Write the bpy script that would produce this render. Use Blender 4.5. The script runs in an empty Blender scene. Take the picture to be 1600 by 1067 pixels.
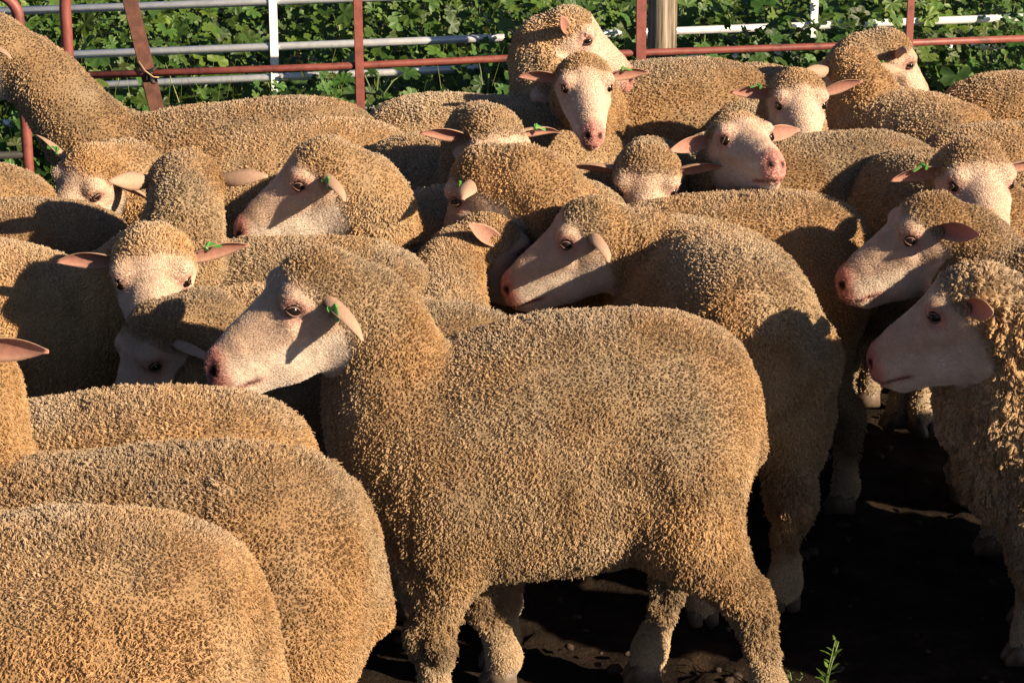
import bpy, bmesh, math, random, time
import numpy as np
from mathutils import Vector, Matrix
T0 = time.time()
R = math.radians
scene = bpy.context.scene
col = scene.collection

# ------------------------------------------------------------------ camera, light, exposure
CAM_H, PITCH, FPX, W0, H0 = 1.82, 16.6, 3370.0, 1600.0, 1067.0
cam_d = bpy.data.cameras.new('camera'); cam = bpy.data.objects.new('camera', cam_d); col.objects.link(cam)
cam.location = (0, 0, CAM_H); cam.rotation_euler = (R(90 - PITCH), 0, 0)
cam_d.sensor_width = 36; cam_d.lens = 36 * FPX / W0; cam_d.clip_start = 0.05; cam_d.clip_end = 500
scene.camera = cam

SUN_DIR = Vector((0.79, -0.52, 0.39)).normalized()          # from the scene towards the sun
SUN_EL = math.asin(SUN_DIR.z); SUN_AZ = math.atan2(SUN_DIR.x, SUN_DIR.y)
world = bpy.data.worlds.new('World'); scene.world = world; world.use_nodes = True
wn = world.node_tree; bg = wn.nodes['Background']
sky = wn.nodes.new('ShaderNodeTexSky'); sky.sky_type = 'NISHITA'; sky.sun_disc = False
sky.sun_elevation = SUN_EL; sky.sun_rotation = SUN_AZ; sky.air_density = 0.5; sky.dust_density = 0.4
wn.links.new(sky.outputs[0], bg.inputs[0]); bg.inputs[1].default_value = 0.05
sun_d = bpy.data.lights.new('sun', 'SUN'); sun_d.energy = 5.0; sun_d.angle = R(0.5); sun_d.color = (1.0, 0.81, 0.57)
sun = bpy.data.objects.new('sun', sun_d); col.objects.link(sun)
sun.rotation_euler = (-SUN_DIR).to_track_quat('-Z', 'Y').to_euler()
scene.view_settings.view_transform = 'Standard'; scene.view_settings.look = 'None'
scene.view_settings.gamma = 1.0; scene.view_settings.exposure = 1.2
scene.render.engine = 'CYCLES'
scene.cycles.max_bounces = 5; scene.cycles.diffuse_bounces = 1; scene.cycles.glossy_bounces = 2
scene.cycles.transmission_bounces = 2; scene.cycles.transparent_max_bounces = 4
scene.cycles_curves.shape = 'RIBBONS'
scene.cycles.use_denoising = True

# ------------------------------------------------------------------ helpers
def ray(px, py):
    cx, cy = (px - W0 / 2) / FPX, (H0 / 2 - py) / FPX
    p = R(PITCH)
    return Vector((cx, math.cos(p) + cy * math.sin(p), -math.sin(p) + cy * math.cos(p)))
def at_z(px, py, z):                       # the point seen at a pixel that lies at height z
    d = ray(px, py); return Vector((0, 0, CAM_H)) + d * ((z - CAM_H) / d.z)
def at_y(px, py, y):                       # the point seen at a pixel on the upright plane at distance y
    d = ray(px, py); return Vector((0, 0, CAM_H)) + d * (y / d.y)

def tag(o, label=None, cat=None, group=None, kind=None):
    for k, v in (('label', label), ('category', cat), ('group', group), ('kind', kind)):
        if v: o[k] = v
    return o
def empty(name, loc=(0, 0, 0), rz=0.0, s=1.0):
    o = bpy.data.objects.new(name, None); col.objects.link(o)
    o.location = loc; o.rotation_euler = (0, 0, rz); o.scale = (s, s, s); o.empty_display_size = 0.1
    return o
def link(name, data, parent=None, mat=None):
    o = bpy.data.objects.new(name, data); col.objects.link(o)
    if parent is not None: o.parent = parent
    if mat is not None and not data.materials: data.materials.append(mat)
    return o
def mesh_np(name, V, F, smooth=True):
    me = bpy.data.meshes.new(name)
    V = np.asarray(V, np.float32); F = np.asarray(F, np.int32)
    n = F.shape[1]
    me.vertices.add(len(V)); me.vertices.foreach_set('co', V.ravel())
    me.loops.add(F.size); me.loops.foreach_set('vertex_index', F.ravel())
    me.polygons.add(len(F)); me.polygons.foreach_set('loop_start', np.arange(0, F.size, n, dtype=np.int32))
    me.update(calc_edges=True)
    me.polygons.foreach_set('use_smooth', np.full(len(F), smooth))
    return me

class MB:                                  # collects tubes, boxes and lathes for ONE mesh
    def __init__(s): s.v = []; s.f = []
    def add(s, vs, fs):
        b = len(s.v); s.v += [tuple(v) for v in vs]; s.f += [[i + b for i in f] for f in fs]
    def tube(s, pts, rad, n=10, cap=True, flat=1.0):
        pts = [Vector(p) for p in pts]
        rads = rad if isinstance(rad, (list, tuple)) else [rad] * len(pts)
        vs, fs = [], []; prev = None
        for i, p in enumerate(pts):
            t = (pts[min(i + 1, len(pts) - 1)] - pts[max(i - 1, 0)]).normalized()
            if prev is None:
                a = t.cross(Vector((0, 0, 1)));
                if a.length < 1e-3: a = Vector((1, 0, 0))
                a.normalize()
            else: a = (prev - t * prev.dot(t)).normalized()
            prev = a; b = t.cross(a)
            for k in range(n):
                th = 2 * math.pi * k / n
                vs.append(p + a * (rads[i] * math.cos(th)) + b * (rads[i] * flat * math.sin(th)))
        for i in range(len(pts) - 1):
            for k in range(n):
                fs.append([i * n + k, i * n + (k + 1) % n, (i + 1) * n + (k + 1) % n, (i + 1) * n + k])
        if cap: fs.append(list(range(n))[::-1]); fs.append([(len(pts) - 1) * n + k for k in range(n)])
        s.add(vs, fs)
    def bar(s, a, b, w, d, side=Vector((1, 0, 0))):      # rectangular bar from a to b, width w along side
        a, b = Vector(a), Vector(b); t = (b - a).normalized()
        u = (side - t * side.dot(t)).normalized(); v = t.cross(u)
        vs = [p + u * (sx * w / 2) + v * (sy * d / 2) for p in (a, b) for sx, sy in ((-1, -1), (1, -1), (1, 1), (-1, 1))]
        s.add(vs, [[0, 3, 2, 1], [4, 5, 6, 7], [0, 1, 5, 4], [1, 2, 6, 5], [2, 3, 7, 6], [3, 0, 4, 7]])
    def build(s, name, mat, parent=None, smooth=True, bevel=0.0):
        me = bpy.data.meshes.new(name); me.from_pydata(s.v, [], s.f); me.update()
        if bevel:
            bm = bmesh.new(); bm.from_mesh(me)
            bmesh.ops.bevel(bm, geom=bm.edges[:], offset=bevel, segments=2, affect='EDGES'); bm.to_mesh(me); bm.free()
        for p in me.polygons: p.use_smooth = smooth
        return link(name, me, parent, mat)

_perm = np.random.RandomState(7).permutation(4096).astype(np.int64)
def _hash(ix, iy, iz):
    return _perm[(_perm[(_perm[ix & 4095] + iy) & 4095] + iz) & 4095] / 4095.0
def vnoise(P, f=(1, 1, 1), seed=0):        # smooth value noise, -1..1
    q = P * np.asarray(f, np.float32) + seed * 17.31
    i = np.floor(q).astype(np.int64); t = (q - i).astype(np.float32); t = t * t * (3 - 2 * t)
    r = 0
    for dx in (0, 1):
        for dy in (0, 1):
            for dz in (0, 1):
                w = (t[:, 0] if dx else 1 - t[:, 0]) * (t[:, 1] if dy else 1 - t[:, 1]) * (t[:, 2] if dz else 1 - t[:, 2])
                r = r + w * _hash(i[:, 0] + dx, i[:, 1] + dy, i[:, 2] + dz)
    return (r * 2 - 1).astype(np.float32)
def sstep(a, b, x):
    t = np.clip((x - a) / (b - a), 0, 1); return t * t * (3 - 2 * t)

# ------------------------------------------------------------------ materials
def new_mat(name):
    m = bpy.data.materials.new(name); m.use_nodes = True
    return m, m.node_tree, m.node_tree.nodes['Principled BSDF']
def ramp(nt, fac, stops):
    r = nt.nodes.new('ShaderNodeValToRGB'); nt.links.new(fac, r.inputs[0])
    e = r.color_ramp.elements
    while len(e) < len(stops): e.new(0.5)
    for el, (p, c) in zip(e, stops): el.position = p; el.color = (*c, 1)
    return r
def noise(nt, scale, detail=4, rough=0.6, coord='Object'):
    tc = nt.nodes.new('ShaderNodeTexCoord'); n = nt.nodes.new('ShaderNodeTexNoise')
    n.inputs['Scale'].default_value = scale; n.inputs['Detail'].default_value = detail; n.inputs['Roughness'].default_value = rough
    nt.links.new(tc.outputs[coord], n.inputs['Vector']); return n
def bump(nt, bsdf, h, strength=0.4, dist=0.01):
    b = nt.nodes.new('ShaderNodeBump'); b.inputs['Strength'].default_value = strength; b.inputs['Distance'].default_value = dist
    nt.links.new(h, b.inputs['Height']); nt.links.new(b.outputs[0], bsdf.inputs['Normal'])
def simple_mat(name, stops, scale, rough=0.6, metal=0.0, bmp=0.3, dist=0.003, coord='Object', detail=5):
    m, nt, p = new_mat(name); n = noise(nt, scale, detail, coord=coord)
    r = ramp(nt, n.outputs[0], stops); nt.links.new(r.outputs[0], p.inputs['Base Color'])
    p.inputs['Roughness'].default_value = rough; p.inputs['Metallic'].default_value = metal
    if bmp: bump(nt, p, n.outputs[0], bmp, dist)
    return m

def strand_mat(name, translucent=0.25):
    m = bpy.data.materials.new(name); m.use_nodes = True; nt = m.node_tree
    for n in list(nt.nodes): nt.nodes.remove(n)
    out = nt.nodes.new('ShaderNodeOutputMaterial'); at = nt.nodes.new('ShaderNodeAttribute'); at.attribute_name = 'tone'
    d = nt.nodes.new('ShaderNodeBsdfDiffuse'); t = nt.nodes.new('ShaderNodeBsdfTranslucent'); g = nt.nodes.new('ShaderNodeBsdfGlossy')
    g.inputs['Roughness'].default_value = 0.45
    mx = nt.nodes.new('ShaderNodeMixShader'); mx.inputs[0].default_value = translucent
    m2 = nt.nodes.new('ShaderNodeMixShader'); m2.inputs[0].default_value = 0.035
    for n in (d, t): nt.links.new(at.outputs['Color'], n.inputs['Color'])
    nt.links.new(d.outputs[0], mx.inputs[1]); nt.links.new(t.outputs[0], mx.inputs[2])
    nt.links.new(mx.outputs[0], m2.inputs[1]); nt.links.new(g.outputs[0], m2.inputs[2])
    nt.links.new(m2.outputs[0], out.inputs[0]); return m

M = {}
M['strand'] = strand_mat('wool_strand')
def body_mat():
    m, nt, p = new_mat('sheep_body')
    a = nt.nodes.new('ShaderNodeAttribute'); a.attribute_name = 'tone'
    n = noise(nt, 140, 4); r = ramp(nt, n.outputs[0], [(0.3, (0.72, 0.70, 0.68)), (0.7, (1.12, 1.1, 1.08))])
    mx = nt.nodes.new('ShaderNodeMix'); mx.data_type = 'RGBA'; mx.blend_type = 'MULTIPLY'; mx.inputs[0].default_value = 0.8
    nt.links.new(a.outputs['Color'], mx.inputs[6]); nt.links.new(r.outputs[0], mx.inputs[7]); nt.links.new(mx.outputs[2], p.inputs['Base Color'])
    p.inputs['Roughness'].default_value = 0.75; p.inputs['Specular IOR Level'].default_value = 0.25
    p.inputs['Subsurface Weight'].default_value = 0.0
    bump(nt, p, n.outputs[0], 0.25, 0.002); return m
M['body'] = body_mat()
M['ear'] = body_mat(); M['ear'].name = 'sheep_ear'
_n = M['ear'].node_tree; _t = _n.nodes.new('ShaderNodeBsdfTranslucent'); _x = _n.nodes.new('ShaderNodeMixShader'); _x.inputs[0].default_value = .2
_t.inputs[0].default_value = (.55, .22, .13, 1); _n.links.new(_n.nodes['Principled BSDF'].outputs[0], _x.inputs[1]); _n.links.new(_t.outputs[0], _x.inputs[2]); _n.links.new(_x.outputs[0], _n.nodes['Material Output'].inputs[0])
m, nt, p = new_mat('eye'); p.inputs['Base Color'].default_value = (0.010, 0.006, 0.004, 1); p.inputs['Roughness'].default_value = 0.16; p.inputs['Specular IOR Level'].default_value = 0.3; M['eye'] = m
M['lid'] = simple_mat('eyelid', [(0.3, (0.10, 0.05, 0.04)), (0.7, (0.20, 0.11, 0.09))], 120, 0.55)
M['hoof'] = simple_mat('hoof_horn', [(0.3, (0.05, 0.035, 0.025)), (0.7, (0.16, 0.11, 0.075))], 60, 0.6)
M['tag'] = simple_mat('green_plastic', [(0.3, (0.05, 0.17, 0.03)), (0.7, (0.09, 0.26, 0.05))], 30, 0.35, bmp=0.05)
M['red'] = simple_mat('red_oxide_paint', [(0.30, (0.09, 0.030, 0.022)), (0.46, (0.18, 0.045, 0.035)), (0.62, (0.215, 0.060, 0.046)), (0.8, (0.20, 0.075, 0.05))], 26, 0.55, bmp=0.2)
M['rust'] = simple_mat('rusty_brown_paint', [(0.25, (0.035, 0.017, 0.012)), (0.5, (0.10, 0.036, 0.024)), (0.75, (0.17, 0.065, 0.04))], 30, 0.75, bmp=0.4)
M['zinc'] = simple_mat('galvanised_steel', [(0.3, (0.62, 0.63, 0.65)), (0.7, (0.82, 0.83, 0.85))], 40, 0.34, 0.45, 0.05)
M['white'] = simple_mat('white_paint', [(0.3, (0.62, 0.61, 0.58)), (0.6, (0.8, 0.79, 0.77))], 25, 0.5, bmp=0.1)
M['dark'] = simple_mat('black_strap', [(0.3, (0.012, 0.011, 0.01)), (0.7, (0.03, 0.028, 0.025))], 40, 0.7)
M['twine'] = simple_mat('twine', [(0.3, (0.3, 0.2, 0.1)), (0.7, (0.5, 0.36, 0.2))], 80, 0.8)

# ------------------------------------------------------------------ sheep: one continuous body grown from a distance field
def _sm(x):
    k = np.array([1, 4, 6, 4, 1], float) / 16
    for _ in range(3): x = np.convolve(np.pad(x, 2, mode='edge'), k, 'valid')
    return x
_xs = np.array([-.385, -.375, -.35, -.31, -.25, -.17, -.08, 0, .08, .16, .24, .30, .34, .365, .375]) * .98
_top = np.array([.50, .545, .585, .612, .632, .641, .640, .633, .620, .598, .570, .545, .52, .49, .46])
_bot = np.array([.44, .38, .32, .275, .235, .215, .20, .192, .187, .185, .188, .203, .240, .31, .40])
_wid = np.array([.02, .075, .115, .145, .168, .182, .192, .196, .193, .184, .165, .138, .108, .07, .02])
LIFT = .088
XG = np.linspace(-.385, .375, 153) * .98
_flat = np.array([.50, .545, .585, .612, .632, .640, .637, .630, .624, .618, .605, .58, .55, .51, .47])
TOP, BOT, WID, FLAT = (_sm(np.interp(XG, _xs, a)).astype(np.float32) for a in (_top + LIFT + .035, _bot + LIFT, _wid, _flat + LIFT + .035))

def smin(a, b, k):
    h = np.clip(0.5 + 0.5 * (b - a) / k, 0, 1)
    return b + (a - b) * h - k * h * (1 - h)
def cone(P, a, b, ra, rb, sy=1.0):
    a = np.asarray(a, np.float32); b = np.asarray(b, np.float32)
    if sy != 1.0:
        s = np.array([1, sy, 1], np.float32); P = P * s; a = a * s; b = b * s
    ab = b - a; L = float(ab @ ab) + 1e-9
    pa = P - a; t = np.clip(pa @ ab / L, 0, 1)
    q = pa - t[:, None] * ab
    return np.sqrt(np.einsum('ij,ij->i', q, q)) - (ra + (rb - ra) * t)
def ball(P, c, r):
    q = P - np.asarray(c, np.float32); return np.sqrt(np.einsum('ij,ij->i', q, q)) - r

EYE = (0.097, 0.0585, 0.020)
def head_sdf(H):
    d = ball(H, (0.040, 0, 0.008), 0.074)
    d = smin(d, cone(H, (0.060, 0, 0.004), (0.172, 0, -0.030), 0.066, 0.043, 1.16), 0.022)
    d = smin(d, cone(H, (0.155, 0, -0.034), (0.203, 0, -0.050), 0.046, 0.0425, 1.32), 0.018)     # muzzle
    d = smin(d, cone(H, (0.214, 0, -0.036), (0.221, 0, -0.062), 0.0265, 0.0235, 1.1), 0.012)    # blunt nose
    d = smin(d, cone(H, (0.045, 0, -0.054), (0.120, 0, -0.066), 0.054, 0.038, 1.05), 0.022)      # jaw
    d = smin(d, cone(H, (0.120, 0, -0.066), (0.192, 0, -0.080), 0.038, 0.025, 1.12), 0.016)      # chin
    for s in (-1, 1):
        d = smin(d, ball(H, (0.088, s * 0.050, 0.036), 0.021), 0.018)                            # brow
        d = smin(d, cone(H, (0.110, s * 0.044, -0.010), (0.158, s * 0.028, -0.028), 0.016, 0.010), 0.02)   # cheek ridge
        d = -smin(-d, ball(H, (EYE[0] + .004, s * (EYE[1] + .010), EYE[2]), 0.0155), 0.006)      # socket
        d = -smin(-d, cone(H, (0.247, s * 0.012, -0.052), (0.237, s * 0.021, -0.030), 0.0060, 0.0078), 0.005)  # nostril
        d = -smin(-d, cone(H, (0.240, s * 0.008, -0.0775), (0.172, s * 0.038, -0.073), 0.0042, 0.0034), 0.005) # mouth line
    d = -smin(-d, cone(H, (0.250, 0, -0.050), (0.246, 0, -0.076), 0.003, 0.003), 0.006)          # philtrum
    return d

class Pose: pass
def body_sdf(P, q, feat=False):
    x = np.clip(P[:, 0], XG[0], XG[-1])
    top = np.interp(x, XG, q.top); bot = np.interp(x, XG, BOT); w = np.interp(x, XG, WID) * q.fat
    zc = (top + bot) * .5; rz = (top - bot) * .5
    u = np.abs(P[:, 1]) / w; v = np.abs(P[:, 2] - zc) / rz
    rr = (u ** 2.25 + v ** 2.25) ** (1 / 2.25)
    d = (rr - 1) * np.minimum(w, rz)
    dx = P[:, 0] - x
    d = np.where(np.abs(dx) > 0, np.sqrt(np.maximum(d, 0) ** 2 + dx * dx) + np.minimum(d, 0) * 0, d).astype(np.float32)
    for pts, rads, k in q.limbs:
        for i in range(len(pts) - 1):
            d = smin(d, cone(P, pts[i], pts[i + 1], rads[i], rads[i + 1]), k)
    for i in range(len(q.neck) - 1):
        d = smin(d, cone(P, q.neck[i], q.neck[i + 1], q.neckr[i], q.neckr[i + 1]), 0.05)
    H = (P - q.joint) @ q.R / q.hs               # into head space (columns of R are the head axes)
    near = ball(H, (0.1, 0, -0.02), 0.26) < 0
    if near.any():
        dn = d[near]; hd = head_sdf(H[near].astype(np.float32)) * q.hs
        # the neck must not bury the face: blend only at the back of the head
        face = sstep(0.03, 0.10, H[near][:, 0])
        dn2 = smin(dn, hd, 0.028)
        front = hd
        wneck = sstep(0.10, 0.16, H[near][:, 0])
        d = d.copy(); d[near] = dn2 * (1 - wneck) + np.minimum(dn, hd) * wneck
    return d

def surface(q, h):
    lo = np.minimum(np.array([-.50, -.30, -.01]), np.minimum(q.neck.min(0) - .2, (q.joint + q.R @ np.array([.15, 0, -.03])) - .25))
    hi = np.maximum(np.array([.48, .30, .87]), np.maximum(q.neck.max(0) + .2, (q.joint + q.R @ np.array([.15, 0, -.03])) + .25))
    lo[2] = max(lo[2], -.012)
    n = (np.ceil((hi - lo) / (4 * h)).astype(int)) * 4 + 1
    cn = (n - 1) // 4 + 1
    g = np.stack(np.meshgrid(*[lo[k] + np.arange(cn[k]) * 4 * h for k in range(3)], indexing='ij'), -1).reshape(-1, 3).astype(np.float32)
    Fc = body_sdf(g, q).reshape(cn)
    idx = [np.minimum((np.arange(n[k]) + 2) // 4, cn[k] - 1) for k in range(3)]
    F = Fc[np.ix_(*idx)].astype(np.float32)
    act = np.argwhere(np.abs(F) < 4.4 * h)
    F[tuple(act.T)] = body_sdf((lo + act * h).astype(np.float32), q)
    S = F < 0
    C = S[:-1, :-1, :-1].astype(np.int8)
    for a in (0, 1):
        for b in (0, 1):
            for c in (0, 1):
                if a or b or c: C = C + S[a:a + n[0] - 1, b:b + n[1] - 1, c:c + n[2] - 1]
    cells = np.argwhere((C > 0) & (C < 8))
    vid = np.full(C.shape, -1, np.int32); vid[tuple(cells.T)] = np.arange(len(cells))
    corners = np.array([[a, b, c] for a in (0, 1) for b in (0, 1) for c in (0, 1)])
    val = np.stack([F[tuple((cells + o).T)] for o in corners], 1)
    acc = np.zeros((len(cells), 3)); cnt = np.zeros(len(cells))
    for i in range(8):
        for j in range(i + 1, 8):
            if np.abs(corners[i] - corners[j]).sum() == 1:
                m_ = (val[:, i] < 0) != (val[:, j] < 0)
                t = val[m_, i] / (val[m_, i] - val[m_, j])
                acc[m_] += corners[i] + t[:, None] * (corners[j] - corners[i]); cnt[m_] += 1
    V = lo + (cells + acc / cnt[:, None]) * h
    quads = []
    for ax in range(3):
        sl = [slice(None)] * 3; sl2 = [slice(None)] * 3
        sl[ax] = slice(0, -1); sl2[ax] = slice(1, None)
        A, B = S[tuple(sl)], S[tuple(sl2)]
        e = np.argwhere(A != B); u, v = (ax + 1) % 3, (ax + 2) % 3
        e = e[(e[:, u] > 0) & (e[:, v] > 0) & (e[:, u] < n[u] - 1) & (e[:, v] < n[v] - 1)]
        du = np.zeros(3, int); du[u] = 1; dv = np.zeros(3, int); dv[v] = 1
        qd = np.stack([vid[tuple((e - du - dv).T)], vid[tuple((e - dv).T)], vid[tuple(e.T)], vid[tuple((e - du).T)]], 1)
        flip = ~A[tuple(e.T)]
        qd[flip] = qd[flip][:, ::-1]
        quads.append(qd[(qd >= 0).all(1)])
    return V.astype(np.float32), np.concatenate(quads)

def project(V, q, it=2):
    for _ in range(it):
        e = 0.0015; d = body_sdf(V, q); G = np.zeros_like(V)
        for k in range(3):
            o = np.zeros(3, np.float32); o[k] = e
            G[:, k] = (body_sdf(V + o, q) - body_sdf(V - o, q)) / (2 * e)
        V = V - (np.clip(d, -.006, .006) / np.maximum(np.einsum('ij,ij->i', G, G), 0.3))[:, None] * G
    return V.astype(np.float32)

def refine(V, polys, q, sel_fn):
    """split the picked quads in four; neighbours take the new mid points, so the skin stays closed"""
    quads = np.array([p for p in polys if len(p) == 4]); other = [p for p in polys if len(p) != 4]
    sel = sel_fn(V[quads].mean(1))
    qs, rest = quads[sel], quads[~sel]
    E = np.concatenate([np.stack([qs[:, k], qs[:, (k + 1) % 4]], 1) for k in range(4)])
    Es = np.sort(E, 1); U, inv = np.unique(Es, axis=0, return_inverse=True); inv = inv.ravel()
    nv, nq = len(V), len(qs)
    mid = (V[U[:, 0]] + V[U[:, 1]]) / 2; cen = V[qs].mean(1)
    V2 = np.concatenate([V, mid, cen])
    e = inv.reshape(4, nq) + nv; c = np.arange(nq) + nv + len(U)
    new = np.concatenate([np.stack([qs[:, k], e[k], c, e[(k - 1) % 4]], 1) for k in range(4)])
    newidx = np.arange(nv, len(V2))
    V2[newidx] = project(V2[newidx], q, 2)
    used = np.zeros(len(V), bool); used[qs.ravel()] = True
    touch = used[rest].sum(1) >= 2
    keep = rest[~touch].tolist()
    em = {(int(a), int(b)): int(i) + nv for i, (a, b) in enumerate(U)}
    for p in rest[touch].tolist() + other:
        r = []
        for k in range(len(p)):
            a, b = p[k], p[(k + 1) % len(p)]; r.append(a)
            m_ = em.get((a, b) if a < b else (b, a))
            if m_ is not None: r.append(m_)
        keep.append(r)
    return V2, new.tolist() + keep

def rotmat(yaw, pitch, roll):                 # head axes; pitch > 0 drops the nose
    return np.array(Matrix.Rotation(yaw, 3, 'Z') @ Matrix.Rotation(pitch, 3, 'Y') @ Matrix.Rotation(roll, 3, 'X'), np.float32)

def fold(P, q):                                # 0 in the splits of the fleece, 1 on the staples between
    w = np.stack([vnoise(P, (7, 7, 7), q.seed), vnoise(P, (7, 7, 7), q.seed + 3), vnoise(P, (7, 7, 7), q.seed + 5)], 1) * 0.035
    Q = P + w
    a = np.abs(vnoise(Q, (26, 18, 9), q.seed + 1)); b = np.abs(vnoise(Q, (44, 44, 30), q.seed + 2))
    return sstep(0.0, 0.26, a) * 0.65 + sstep(0.0, 0.32, b) * 0.35

WOOL = np.array([0.58, 0.335, 0.135], np.float32); WOOL2 = np.array([0.48, 0.335, 0.19], np.float32)
FACE = np.array([0.60, 0.43, 0.32], np.float32); FACEW = np.array([0.72, 0.63, 0.54], np.float32)
PINK = np.array([0.56, 0.265, 0.225], np.float32); DARK = np.array([0.10, 0.065, 0.04], np.float32)

def regions(P, q):
    """wool length, body tone, and strand tone at points P of one sheep"""
    H = (P - q.joint) @ q.R / q.hs
    hsd = head_sdf(H.astype(np.float32))
    inhead = (hsd < .014) & (np.sqrt(((H - np.array([.1, 0, -.02])) ** 2).sum(1)) < .24) & (H[:, 0] > -.03)
    hx, hy, hz = H.T
    b = 0.060 + 0.032 * np.clip((hz - 0.015) / .05, -0.6, 1) + 0.008 * vnoise(P, (40, 40, 40), q.seed)
    bare = sstep(b - .030, b + .016, hx)
    eye = np.minimum(*[np.sqrt((hx - EYE[0]) ** 2 + (hy - s * EYE[1]) ** 2 + (hz - EYE[2]) ** 2) for s in (-1, 1)])
    bare = np.maximum(bare, 1 - sstep(.020, .034, eye))
    bare = np.where(inhead, bare, 0)
    onhead = np.where(inhead, sstep(-.01, .03, hx), 0)
    # limbs: where the point is low
    low = 1 - sstep(0.09, 0.16, P[:, 2]); low = np.where(inhead, 0, low)
    mid = 1 - sstep(0.20, 0.27, P[:, 2]); mid = np.where(inhead, 0, mid)
    fo = fold(P, q)
    L = 0.0068 * np.maximum(.3, 1.08 - .62 * q.crease ** .5 * (1 - fo)) * q.wl * (0.9 + .25 * vnoise(P, (9, 9, 9), q.seed + 9))
    belly = sstep(0.39, 0.27, P[:, 2]) * (1 - mid)
    L = L * (1 + .2 * belly)
    L = L * (1 - mid) + 0.010 * mid
    L = L * (1 - low) + 0.0045 * low
    L = L * (1 - onhead) + 0.0064 * (0.7 + .3 * fo) * onhead
    L = L * (1 - bare) + 0.0044 * bare
    n1 = vnoise(P, (5, 5, 5), q.seed + 20)[:, None]; n2 = vnoise(P, (16, 16, 12), q.seed + 21)[:, None]
    mixw = np.clip(0.40 + .85 * n1 + .6 * n2 + q.grey, 0, 1)
    wool = WOOL * (1 - mixw) + WOOL2 * mixw
    wool = wool * (1 + .12 * n2) * q.shade
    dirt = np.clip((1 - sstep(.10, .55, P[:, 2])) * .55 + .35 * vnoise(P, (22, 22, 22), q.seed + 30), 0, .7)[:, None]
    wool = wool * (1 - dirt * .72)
    legc = np.array([.54, .39, .24]) * (1 + .2 * n2)
    wool = wool * (1 - low[:, None]) + legc * low[:, None]
    # face colours
    fn = vnoise(P, (30, 30, 30), q.seed + 40)[:, None]
    face = FACE * (1 - .35 * (1 + fn) / 2) + FACEW * .35 * (1 + fn) / 2
    white = (1 - sstep(-.045, -.02, hz))[:, None]
    face = face * (1 - .7 * white) + FACEW * .7 * white
    pk = np.maximum(sstep(.205, .235, hx) * sstep(-.090, -.080, hz), .5 * (1 - sstep(.018, .032, eye)))
    mouth = np.exp(-((hz + .0755 + .03 * (hx - .2)) / .006) ** 2) * sstep(.160, .180, hx)
    pk = np.clip(np.maximum(pk, mouth * .9) + .12 * fn[:, 0], 0, 1)[:, None]
    face = face * (1 - pk) + PINK * (1 + .2 * fn) * pk
    nos = np.minimum(*[np.sqrt((hx - .241) ** 2 + (hy - s * .0165) ** 2 + (hz + .041) ** 2) for s in (-1, 1)])
    face = face * (.06 + .94 * sstep(.007, .0130, nos))[:, None]
    inner = (1 - .75 * np.exp(-((hz + .0755 + .03 * (hx - .2)) / .0025) ** 2) * sstep(.170, .182, hx))[:, None]
    face = face * inner
    under = (wool * .85 + wool.mean(1, keepdims=True) * .15) * .55  # wool darkened: shade of the gaps between staples painted into the body colour
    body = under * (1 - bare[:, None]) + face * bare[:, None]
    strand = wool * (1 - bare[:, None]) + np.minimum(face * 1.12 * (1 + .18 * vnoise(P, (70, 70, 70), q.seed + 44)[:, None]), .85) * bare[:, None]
    return L.astype(np.float32), body.astype(np.float32), strand.astype(np.float32), bare.astype(np.float32), onhead.astype(np.float32), np.maximum(low, mid * .5).astype(np.float32), fo

def set_tone(me, C):
    a = me.attributes.new('tone', 'FLOAT_COLOR', 'POINT')
    a.data.foreach_set('color', np.concatenate([C, np.ones((len(C), 1))], 1).astype(np.float32).ravel())

def cells(P, size, seed):
    """nearest jittered lattice point: the middle of the staple a strand belongs to"""
    q = P / size + seed * 3.17; b0 = np.floor(q - .5).astype(np.int64)
    best = np.full(len(P), 9.0); bc = np.zeros((len(P), 3)); bid = np.zeros(len(P))
    for dx in (0, 1):
        for dy in (0, 1):
            for dz in (0, 1):
                i = b0 + (dx, dy, dz); h0 = _hash(i[:, 0], i[:, 1], i[:, 2])
                j = np.stack([h0, (h0 * 57.31) % 1, (h0 * 913.7) % 1], 1) * .96 + .02
                c = i + j; d = ((c - q) ** 2).sum(1); m_ = d < best
                best = np.where(m_, d, best); bc[m_] = c[m_]; bid = np.where(m_, (h0 * 3391.7) % 1, bid)
    return ((bc - seed * 3.17) * size).astype(np.float32), np.sqrt(best).astype(np.float32), bid.astype(np.float32)

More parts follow.
